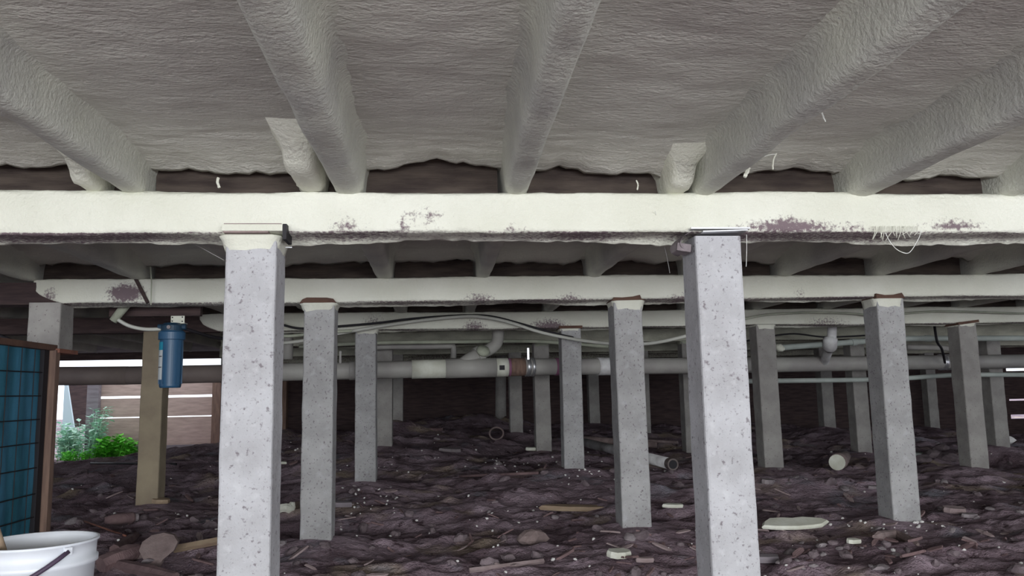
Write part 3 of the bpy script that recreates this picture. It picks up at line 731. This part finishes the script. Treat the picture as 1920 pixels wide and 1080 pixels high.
ring_('coupling', 930, 952, .080, 'white', 'cream smeared coupling end')
ring_('primer_band', 953, 957, .077, 'purple', 'purple primer band')
ring_('coupling', 957, 984, .077, 'brownwood', 'rust stained sleeve')
ring_('hose_clamp', 985, 992, .082, 'steel', 'shiny steel clamp')
ring_('hose_clamp', 995, 1000, .082, 'steel', 'shiny steel clamp')
ring_('primer_band', 1040, 1050, .077, 'purple', 'purple primer band')
ring_('coupling', 1120, 1150, .080, 'pvcwhite', 'pale coupling')
ring_('coupling', 655, 668, .079, 'pvc')
ring_('hose_clamp', 1762, 1769, .082, 'steel', 'white metal clamp')
ring_('hose_clamp', 1775, 1780, .082, 'steel', 'white metal clamp')
c_ = on_pipe(940); mb = MB(); mb.box((c_.x, c_.y - .081, c_.z - .005), (.045, .004, .04)); mb.build('black_sticker', 'black', root)
# wye branch with its elbow
a = on_pipe(862); mb = MB(); e1 = P(905, 661, 6.92); e2 = P(930, 648, 6.95)
mb.tube([a, P(884, 674, 6.9), e1], [.07, .068, .062], 18); mb.build('wye_branch', 'pvc', root, smooth=True)
mb = MB(); mb.tube([P(894, 668, 6.91), P(902, 663, 6.92)], .078, 18); mb.build('wye_socket', 'pvc', root)
mb = MB(); mb.tube(spline([e1, P(918, 655, 6.93), P(930, 645, 6.95), P(934, 630, 6.98), P(934, 605, 7)], 5), .052, 16); mb.build('branch_riser', 'pvc', root, smooth=True)
mb = MB(); mb.lathe([(.001, -.03), (.05, -.02), (.06, 0), (.05, .02), (.001, .03)], (P(906, 658, 6.84)), 14, rotm(0, .8, .3)); mb.build('foam_blob', 'olive', root, smooth=True)
# hanger straps
for px, yt in ((640, 640), (989, 640)):
    c_ = on_pipe(px); mb = MB(); mb.box((c_.x, c_.y - .078, c_.z + .11), (.018, .003, .10)); 
    mb.build('hanger_strap', 'pvc' if px < 900 else 'steel', root)
mb = MB(); c_ = P(540, 663, 6.9); mb.tube([(c_.x, 6.88, ZB + .05), (c_.x, 6.88, c_.z - .05)], .045, 14); mb.build('riser_stub', 'pvc', root, smooth=True)

# riser and tee at right
rr_ = root
mb = MB(); mb.tube(spline([P(1560, 600, 7.05), P(1560, 622, 7.05), P(1558, 645, 7.1), P(1552, 660, 7.25), P(1545, 680, 7.5)], 5), .042, 16); mb.build('white_riser', 'pvcwhite', rr_, smooth=True)['label'] = 'white pipe riser dropping onto the drain pipe'
mb = MB(); mb.tube([P(1557, 632, 7.07), P(1557, 636, 7.07), P(1556, 650, 7.13), P(1554, 654, 7.16)], [.05, .065, .065, .05], 16); mb.build('tee', 'pvcwhite', rr_, smooth=True)
def pipe(name, pts, r, m_, lab, ends=None):
    root_ = empty(name, P(*pts[0]), lab, 'pipe'); p = spline([P(*a_) for a_ in pts], 5); mb = MB(); mb.tube(p, r, 14); mb.build('pipe_run', m_, root_, smooth=True)
    for a_, b2 in (ends or []):
        mb = MB(); mb.tube([P(*a_), P(*b2)], r * 1.25, 14); mb.build('coupling', m_, root_, smooth=False)
    return root_
up = pipe('water_pipe', [(1452, 653, 7.15), (1540, 646, 7.17), (1620, 640, 7.2), (1700, 635, 7.22), (1800, 634.5, 7.25), (1960, 634, 7.3)], .027, 'pvcgreen', 'upper pale grey green pipe above the drain pipe at right',
          [((1597, 642, 7.19), (1606, 641, 7.19)), ((1735, 634.6, 7.24), (1745, 634.6, 7.24))])
mb = MB(); mb.lathe([(.001, -.04), (.04, -.02), (.05, 0), (.04, .02), (.001, .035)], P(1462, 652, 7.13), 12, rotm(.3, .5, .2)); mb.build('foam_plug', 'foam', up, smooth=True, stain=[0] * len(mb.v))
pipe('water_pipe', [(1395, 715, 7.0), (1460, 714, 7.02), (1620, 712, 7.08), (1700, 709, 7.1), (1800, 703, 7.15), (1960, 703, 7.2)], .022, 'pvcgreen', 'thin lower grey green pipe below the drain pipe at right')
pipe('water_pipe', [(1700, 651, 7.9), (1760, 652, 7.9), (1790, 656, 7.9)], .03, 'pvc', 'short grey pipe stub between the two right pipes beside the black strap')
line('strap', [(1752, 610, 7.15), (1757, 640, 7.12), (1766, 655, 7.3), (1772, 680, 7.6)], .012, 'black', 'black strap and cable hanging round the drain pipe at right', 'strap')
line('waste_pipe', [(690, 652, 8.0), (725, 650, 8.0), (790, 650, 8.0), (843, 649, 8.0), (850, 652, 8.0), (850, 672, 8.0)], .030, 'pvc', 'short grey pipe with a down turned end above the drain pipe left of centre', 'pipe')
line('roof_pipe', [(560, 650, 7.6), (700, 643, 7.7), (860, 641, 7.8), (1000, 640, 7.8), (1140, 650, 7.8)], .018, 'olive', 'thin dusty pipe running under the fourth girder in the middle', 'pipe')

# distant hanging duct
a = P(939, 690, 11.5); b_ = P(939, 780, 11.5)
mb = MB(); mb.tube([a + Vector((0, 0, .3)), a, b_, b_ + Vector((0.02, 0, -.03))], [.075, .075, .08, .05], 14)
tag(mb.build('hanging_duct', 'concrete_far', org=b_, smooth=True), 'dim round ended duct hanging in the dark recess left of the wye post', 'duct')

# ---------------------------------------------------------------- debris on the dirt: named pieces
def slab_mesh(outline, th, seed=0, bow=0.0):
    """irregular thin piece, local coordinates; returns MB"""
    mb = MB(); n = len(outline); cx = sum(a for a, b in outline) / n; cy = sum(b for a, b in outline) / n
    for lvl, (s, z) in enumerate(((.96, 0), (1, th * .5), (.93, th))):
        for a, b in outline: mb.v.append((cx + (a - cx) * s, cy + (b - cy) * s, z + bow * (a * a + b * b)))
    mb.f = [tuple(range(n))[::-1], tuple(range(2 * n, 3 * n))]
    for l in (0, 1): mb.f += [(l * n + i, l * n + (i + 1) % n, (l + 1) * n + (i + 1) % n, (l + 1) * n + i) for i in range(n)]
    return mb
def outline(L_, W_, n=10, rough=.18):
    o_ = []
    for k in range(n):
        A = 2 * math.pi * k / n; c1, s1 = math.cos(A), math.sin(A); m_ = max(abs(c1), abs(s1)) ** .6
        o_.append((L_ / 2 * c1 / m_ * random.uniform(1 - rough, 1), W_ / 2 * s1 / m_ * random.uniform(1 - rough, 1)))
    return o_
def rock_mesh(sx, sy, sz, rough=.25, sub=2):
    bm = bmesh.new(); bmesh.ops.create_icosphere(bm, subdivisions=sub, radius=1); s = random.uniform(0, 99)
    for v in bm.verts:
        d = 1 + rough * float(fbm(v.co.x * 1.3 + s, v.co.y * 1.3, v.co.z * 1.3, 2)); v.co = Vector((v.co.x * sx * d, v.co.y * sy * d, v.co.z * sz * d))
    mb = MB(); bm.verts.ensure_lookup_table(); mb.v = [tuple(v.co) for v in bm.verts]; mb.f = [tuple(v.index for v in f.verts) for f in bm.faces]; bm.free(); return mb
def place(mb, name, m_, p, rz, lab, cat, tilt=(0, 0), dz=0.0, group=None, smooth=False):
    o_ = mb.build(name, m_, smooth=smooth, stain=[0] * len(mb.v) if m_ == 'foam' else None)
    o_.location = (p.x, p.y, gz(p.x, p.y) + dz); o_.rotation_euler = (tilt[0], tilt[1], rz)
    return tag(o_, lab, cat, group)
# long white foam slab
p = G(1487, 996); place(slab_mesh([(-.2, -.03), (-.13, -.05), (0, -.062), (.1, -.055), (.16, -.045), (.22, .0), (.20, .03), (.09, .06), (.02, .05), (-.04, .062), (-.12, .06), (-.17, .02)], .022), 'foam_slab', 'white', p, .05, 'long pale foam slab lying right of the base of the right near post', 'foam piece', (.28, 0), .03)
p = G(1462, 990); mb = MB(); mb.tube([(-.1, -.12, 0), (0, 0, .075), (.03, .08, .06)], .008, 6); place(mb, 'twig', 'slab', p, 0, 'bent brown twig lying across the pale foam slab', 'twig')
mb = MB()
# curled foam chunk
pts = [(math.cos(t_) * .055, math.sin(t_) * .03, .03 + .01 * math.sin(3 * t_)) for t_ in np.linspace(2.4, 7.0, 12)]
mb.tube(pts, [.018, .026, .03, .03, .028, .026, .028, .03, .028, .024, .02, .012], 8, jitter=.18)
p = G(532, 962); place(mb, 'foam_chunk', 'foam', p, .2, 'curled white foam chunk between the left near post and the next post', 'foam piece', (.5, 0), .01)
for (px, py, L_, W_, m_, rz, nm, lab, cat) in (
    (528, 873, .11, .05, 'white', .1, 'foam_offcut', 'small flat white piece right of the left near post, upper one', 'foam piece'),
    (995, 847, .12, .06, 'white', .1, 'foam_offcut', 'white scrap leaning at the left foot of the speckled post', 'foam piece'),
    (1262, 957, .16, .05, 'white', .1, 'foam_offcut', 'thin white sliver left of the right near post', 'foam piece'),
    (1090, 962, .60, .08, 'tan', -.02, 'board_offcut', 'flat tan board half buried left of the centre right post', 'board'),
    (1600, 1028, .09, .05, 'white', .3, 'foam_offcut', 'small bright white piece low right of the foam slab', 'foam piece'),
    (1818, 978, .13, .05, 'stone', .3, 'tile_shard', 'grey flat shard right of the second row right post', 'shard'),
    (1790, 968, .14, .10, 'chip_pale', -.3, 'tile_shard', 'pale tan flat shard beside the grey one right of the second row right post', 'shard'),
    (640, 953, .16, .07, 'greyboard', .2, 'plastic_scrap', 'bluish grey scrap on the dirt left of centre', 'scrap'),
    (1160, 1050, .14, .09, 'white', .4, 'foam_offcut', 'rough white crumbly piece near the bottom centre right', 'foam piece'),
    (1210, 1065, .10, .03, 'chip_pale', .1, 'wood_sliver', 'small pale sliver near the bottom, right of the crumbly white piece', 'sliver'),
    (845, 848, .26, .14, 'stone', .0, 'flat_stone', 'flat grey stone in the dim middle distance', 'stone'),
    (1640, 920, .12, .05, 'stone', .1, 'flat_stone', 'flat grey scrap just left of the second row right post', 'stone'),
    (1440, 912, .14, .08, 'stone', .6, 'flat_stone', 'bluish grey stone right of the right near post, above the foam slab', 'stone'),
    (768, 776, .26, .06, 'white', .3, 'scrap_strip', 'pale strip far back in the dark recess', 'scrap'),
    (1718, 856, .22, .12, 'pvcgreen', .2, 'plastic_bag', 'pale blue grey scrap between the two right posts', 'scrap'),
    (1430, 1062, .22, .06, 'greyboard', .1, 'slate_strip', 'grey strip at the bottom right of the right near post', 'strip'),
    (302, 948, .14, .09, 'tan', .2, 'brick_piece', 'tan brick piece at the foot of the tan post', 'brick'),
):
    p = G(px, py); place(slab_mesh(outline(L_, W_, 9, .2), .03 if W_ > .05 else .02), nm, m_, p, rz, lab, cat, (.12, .05), .012)
p = G(1890, 834); place(rock_mesh(.09, .07, .06), 'white_bag', 'crumb', p, 0, 'bright white lump beside the rightmost distant post', 'lump', dz=.05)
p = G(998, 1022); place(rock_mesh(.085, .06, .055, .3, 2), 'brown_rock', 'slab', p, .2, 'angular brown rock near the bottom centre', 'rock', dz=.03)
# sticks and boards
def stick(p0, p1, r, m_, name, lab, cat, lift=.02, n=8, sq=False):
    a_, b2 = G(*p0), G(*p1); a_.z = gz(a_.x, a_.y) + lift; b2.z = gz(b2.x, b2.y) + lift
    mb = MB(); mb.tube([a_, a_.lerp(b2, .33), a_.lerp(b2, .66), b2], r, n); o_ = mb.build(name, m_, org=a_, smooth=not sq); return tag(o_, lab, cat)
stick((880, 1078), (1020, 1062), .012, 'chip_pale', 'wood_strip', 'pale pinkish wood strip at the bottom edge left of the right near post', 'stick', n=4, sq=True)
stick((325, 1044), (412, 1026), .020, 'tan', 'wood_strip', 'tan batten at the bottom left running behind the left near post', 'stick', n=4, sq=True, lift=.03)
stick((158, 985), (236, 1012), .006, 'rustred', 'bent_rod', 'thin reddish rod lying beside the bucket rim', 'rod')
stick((862, 898), (1010, 892), .012, 'chip', 'branch', 'thin dark branch across the dirt left of centre', 'branch')
stick((705, 812), (830, 808), .02, 'chip', 'branch', 'dark board edge lying in the dim recess left of centre', 'board')
stick((170, 872), (330, 874), .012, 'black', 'dark_hose', 'dark hose lying on the dirt below the opening at left', 'hose')
# brown bottle
a_, b2 = G(196, 988), G(252, 982); a_.z = gz(a_.x, a_.y) + .04; b2.z = gz(b2.x, b2.y) + .04
br = empty('brown_bottle', a_, 'brown bottle shape with a grey end lying on the dirt above the bucket', 'bottle')
mb = MB(); mb.tube([a_, a_.lerp(b2, .3), a_.lerp(b2, .9), b2], [.02, .035, .038, .03], 14); mb.build('body', 'chip', br, smooth=True)
mb = MB(); d_ = (b2 - a_).normalized(); mb.tube([b2, b2 + d_ * .02], .028, 14); mb.build('cap', 'stone', br)
# rounded slab leaning among debris
p = G(292, 1062); p.z = gz(p.x, p.y)
mb = MB(); ol = [(-.07, .03), (-.105, .09), (-.10, .15), (-.06, .195), (0, .21), (.055, .19), (.085, .14), (.075, .08), (.03, .02), (.02, -.08), (-.02, -.08)]
n = len(ol)
for y_ in (0, .03): mb.v += [(p.x + a * .95, p.y + y_ + b * .5, p.z + b * .62 + .01) for a, b in ol]
mb.f = [tuple(range(n)), tuple(range(n, 2 * n))[::-1]] + [(k, k + n, (k + 1) % n + n, (k + 1) % n) for k in range(n)]
tag(mb.build('spade_shaped_slab', 'slab', org=p), 'brown rounded spade shaped slab leaning beside the left near post', 'slab')
for k, (pa, pb, r_, lab) in enumerate((((188, 1076), (262, 1050), .05, 'thick brown timber chunk next to the bucket'), ((215, 1040), (255, 1012), .035, 'dark timber chunk behind the ones next to the bucket'),
                            ((180, 1062), (330, 1092), .03, 'long brown root lying at the bottom edge right of the bucket'), ((240, 1052), (290, 1040), .028, 'greyish wood chunk left of the spade shaped slab'))):
    a_, b2 = G(*pa), G(*pb); a_.z = gz(a_.x, a_.y) + r_ * .7; b2.z = gz(b2.x, b2.y) + r_ * .7
    mb = MB(); mb.tube([a_, a_.lerp(b2, .3), a_.lerp(b2, .7), b2], [r_ * .8, r_, r_ * .9, r_ * .6], 7, jitter=.15); tag(mb.build('timber_chunk', 'chip' if k != 3 else 'slab', org=a_), lab, 'wood')
# plastic pipe lying on the ground
a_, b2 = G(1098, 846), G(1256, 884); a_.z = gz(a_.x, a_.y) + .09; b2.z = gz(b2.x, b2.y) + .06
pr = empty('loose_pipe', b2, 'white plastic pipe lying on the dirt behind the centre right post', 'pipe')
mb = MB(); mb.tube([a_, b2], .047, 16); mb.build('pipe_length', 'pvcwhite', pr, smooth=True)
d_ = (b2 - a_).normalized(); mb = MB(); mb.tube([b2, b2 + d_ * .07], .048, 16); mb.build('brown_socket', 'pvcbrown', pr)['label'] = 'brown socket end'
mb = MB(); mb.tube([b2 + d_ * .07, b2 + d_ * .072], .036, 16); mb.build('open_end', 'black', pr)  # solid black disc paints the dark inside of the pipe's open end
stick((1092, 832), (1232, 842), .04, 'slab', 'wooden_pole', 'brown pole lying behind the white plastic pipe', 'pole', lift=.05, n=12)
stick((1180, 836), (1272, 844), .018, 'chip_pale', 'wooden_pole', 'thinner pale pole crossing behind the white plastic pipe', 'pole', lift=.07, n=8)
# fallen cylinder with white end
a_, b2 = G(1571, 884), G(1604, 860); a_.z = gz(a_.x, a_.y) + .075; b2.z = gz(b2.x, b2.y) + .09
cr = empty('fallen_cylinder', a_, 'fallen reddish cylinder with a white end face on the dirt at right', 'cylinder')
mb = MB(); d_ = (b2 - a_).normalized(); mb.tube([a_, a_ + d_ * .16, a_ + d_ * .18, a_ + d_ * .40, a_ + d_ * .44, a_ + d_ * .7], [.072, .074, .066, .064, .055, .045], 18); mb.build('body', 'slab', cr, smooth=True)
mb = MB(); mb.tube([a_ - d_ * .012, a_ + d_ * .004], .068, 18); mb.build('white_end', 'white', cr)
# ring of hose
mb = MB(); mb.tube([(math.cos(t_) * .085, 0, .07 + math.sin(t_) * .07) for t_ in np.linspace(0, 6.28, 20)], .010, 6); p = G(931, 826); place(mb, 'hose_ring', 'slab', p, .3, 'dim upright hose ring far back near the wye post', 'hose ring')
# curved log bottom right
a_ = [G(1640, 1020), G(1680, 1010), G(1722, 1030)]
for v in a_: v.z = gz(v.x, v.y) + .02
mb = MB(); mb.tube(spline(a_, 4), [.01] + [.025] * 7 + [.008], 8, jitter=.1); tag(mb.build('curved_bark', 'slab', org=a_[0]), 'curved piece of brown bark low at right, below the second row right post', 'bark')
# rubble heap between far right posts
for k, (px, py, s) in enumerate(((1725, 868, .09), (1748, 858, .11), (1775, 862, .10), (1700, 846, .08), (1765, 846, .09))):
    p = G(px, py); place(rock_mesh(s * 1.4, s, s * .55), 'rubble_lump', 'clod', p, k, 'brown rubble lump heaped between the two right posts', 'rubble', dz=.02, group='rubble between the right posts')

# ---------------------------------------------------------------- debris in numbers
def scatter(protos, count, name, lab, cat, grp, zone, size=(.6, 1.4), dz=0.0, tilt=.5, avoid=True):
    made = 0; tries = 0; first = {}
    while made < count and tries < count * 60:
        tries += 1
        px, py = zone(); p = G(px, py)
        if p.y > 12.4 or p.y < 3.2: continue
        if avoid and min((p.x - a) ** 2 + (p.y - b) ** 2 for a, b in post_xy) < .02: continue
        if abs(p.x - xP) < .1 and p.y < 4.6: continue
        k = random.randrange(len(protos)); me = protos[k]
        if k not in first: o_ = me; first[k] = me
        else: o_ = me.copy(); col.objects.link(o_)
        s = random.uniform(*size)
        o_.location = (p.x, p.y, gz(p.x, p.y) + dz * s); o_.rotation_euler = (random.uniform(-tilt, tilt), random.uniform(-tilt, tilt), random.uniform(-3.1, 3.1)); o_.scale = (s, s, s)
        tag(o_, lab, cat, grp); made += 1
    for k, me in enumerate(protos):
        if k not in first: bpy.data.objects.remove(me)
def zall():
    return random.uniform(110, 1920), 800 + 290 * random.random() ** .75
def zpatch(*cs):
    def f():
        cx, cy, sx, sy = random.choice(cs); return min(1915, max(5, random.gauss(cx, sx))), min(1085, max(815, random.gauss(cy, sy)))
    return f
pro = [slab_mesh(outline(random.uniform(.07, .17), random.uniform(.02, .05), 9, .3), random.uniform(.006, .014), bow=random.uniform(-.8, .8)).build('wood_chip', 'chip' if k % 3 else 'chip_pale') for k in range(9)]
scatter(pro, 210, 'wood_chip', 'brown wood or bark chip scattered on the dirt floor', 'wood chip', 'wood chips scattered on the dirt', lambda: zpatch((1250, 1020, 60, 45), (1500, 950, 90, 60), (1750, 1010, 120, 60), (300, 980, 90, 50), (1150, 1040, 80, 30), (700, 1000, 200, 60))() if random.random() < .6 else zall(), size=(.45, 1.05), dz=.010)
pro = [rock_mesh(random.uniform(.02, .05), random.uniform(.02, .04), random.uniform(.012, .028), .35, 2).build('dirt_clod', 'clod') for k in range(7)]
scatter(pro, 110, 'dirt_clod', 'dark clod of earth on the dirt floor', 'clod', 'clods scattered on the dirt', zall, size=(.5, 1.3), dz=.004)
pro = [rock_mesh(random.uniform(.008, .014), random.uniform(.007, .012), random.uniform(.005, .009), .35, 1).build('white_crumb', 'crumb') for k in range(6)]
scatter(pro, 260, 'white_crumb', 'tiny white crumb of foam or plaster on the dirt floor', 'crumb', 'white crumbs scattered on the dirt', lambda: zpatch((960, 870, 70, 22), (1120, 880, 60, 20), (700, 870, 90, 30), (1700, 985, 60, 8), (930, 985, 60, 20), (1600, 1040, 150, 30), (540, 835, 30, 8), (680, 945, 60, 14))() if random.random() < .65 else zall(), size=(.35, 1.15), dz=.006)
pro = [rock_mesh(random.uniform(.03, .05), random.uniform(.02, .035), random.uniform(.012, .02), .3, 2).build('pebble', 'stone') for k in range(5)]
scatter(pro, 60, 'pebble', 'grey pebble on the dirt floor', 'pebble', 'grey pebbles scattered on the dirt', lambda: zpatch((1500, 900, 60, 20), (1600, 1050, 130, 25), (1830, 960, 60, 20), (700, 900, 100, 30))() if random.random() < .6 else zall(), size=(.35, 1.1), dz=.006)

# ---------------------------------------------------------------- cobwebs, drips
def web(pts, r, lab, cat='cobweb', name='cobweb', m_='web'):
    p = spline([P(*a) for a in pts], 5); mb = MB(); mb.tube(p, r, 5, jitter=.2); tag(mb.build(name, m_, org=p[0]), lab, cat)
web([(1660, 436, 2.57), (1668, 452, 2.57), (1682, 468, 2.57), (1700, 475, 2.57), (1710, 468, 2.57), (1722, 448, 2.58), (1728, 432, 2.58)], .0012, 'looped cobweb strand hanging under the near girder at right')
web([(1228, 395, 2.58), (1240, 440, 2.7), (1250, 480, 2.9), (1256, 512, 3.0)], .0011, 'long cobweb thread from the near girder left of the right near post')
web([(1262, 442, 2.7), (1272, 470, 2.75), (1290, 500, 2.8)], .0010, 'cobweb thread beside the bent strap of the right near post')
web([(345, 448, 2.75), (380, 466, 2.9), (420, 488, 3.0)], .0012, 'cobweb thread left of the left near post')
web([(1400, 440, 2.62), (1400, 470, 2.62), (1399, 500, 2.62)], .0010, 'straight cobweb thread down the right side of the right near post')
web([(1540, 178, 1.98), (1536, 195, 1.98), (1540, 212, 1.99), (1548, 228, 2.0)], .0016, 'wispy drip hanging from the joist at upper right')
web([(1544, 180, 1.98), (1541, 205, 1.98), (1545, 220, 1.99)], .0012, 'second thin wisp beside the drip at upper right')
web([(1456, 288, 2.4), (1450, 300, 2.4), (1449, 318, 2.4)], .0028, 'white foam drip above the near girder right of the right near post', 'drip', 'foam_drip', 'foam')
web([(1432, 294, 2.4), (1444, 290, 2.4), (1456, 289, 2.4)], .0012, 'short web strand next to the white foam drip', 'cobweb')
web([(1404, 314, 2.37), (1400, 324, 2.37), (1396, 332, 2.37)], .006, 'small white foam nub on the joist above the right near post', 'drip', 'foam_drip', 'foam')
web([(410, 333, 2.58), (408, 340, 2.58), (411, 352, 2.58)], .0045, 'cream foam drip bridging the gap above the near girder near the left post', 'drip', 'foam_drip', 'foam')
web([(1193, 338, 2.58), (1196, 346, 2.58), (1195, 356, 2.58)], .0025, 'small drip bridging the gap above the near girder left of the right near post', 'drip', 'foam_drip', 'foam')
web([(282, 500, 4.46), (284, 530, 4.46), (283, 572, 4.46)], .0035, 'thin hanging foam string in front of the second girder at left', 'drip', 'foam_drip', 'olive')
web([(633, 240, 2.14), (645, 236, 2.14), (656, 226, 2.14)], .0015, 'small web tuft on the joist right of the left near post')
for k in range(11):
    x = 1640 + k * 8 + random.uniform(-3, 3)
    pass
fr_ = MB()
for k in range(14):
    x = 1636 + k * 6.4 + random.uniform(-3, 3)
    fr_.tube([P(x, 424, 2.592), P(x + random.uniform(-6, 4), 436, 2.575), P(x + random.uniform(-9, 6), 440 + random.uniform(0, 12), 2.575)], [.002, .0013, .0007], 5)
tag(fr_.build('foam_fringe', 'foam', org=P(1680, 430, 2.58), stain=[0] * len(fr_.v)), 'ragged white foam fringe on the lower edge of the near girder at right', 'foam fringe')
# web and drip objects made of foam need the stain attribute
for ob in bpy.data.objects:
    if ob.type == 'MESH' and ob.data.materials and ob.data.materials[0] == M['foam'] and 'stain' not in ob.data.attributes:
        ob.data.attributes.new('stain', 'FLOAT', 'POINT')
# added dark strip stands in for a diagonal gap in the girder foam
a = P(254, 522, 4.49); b_ = P(277, 568, 4.49)
mb = MB(); mb.tube([a, b_], .010, 6); tag(mb.build('dark_batten', 'darkwood', org=a), 'dark diagonal batten across the second girder at left', 'batten')
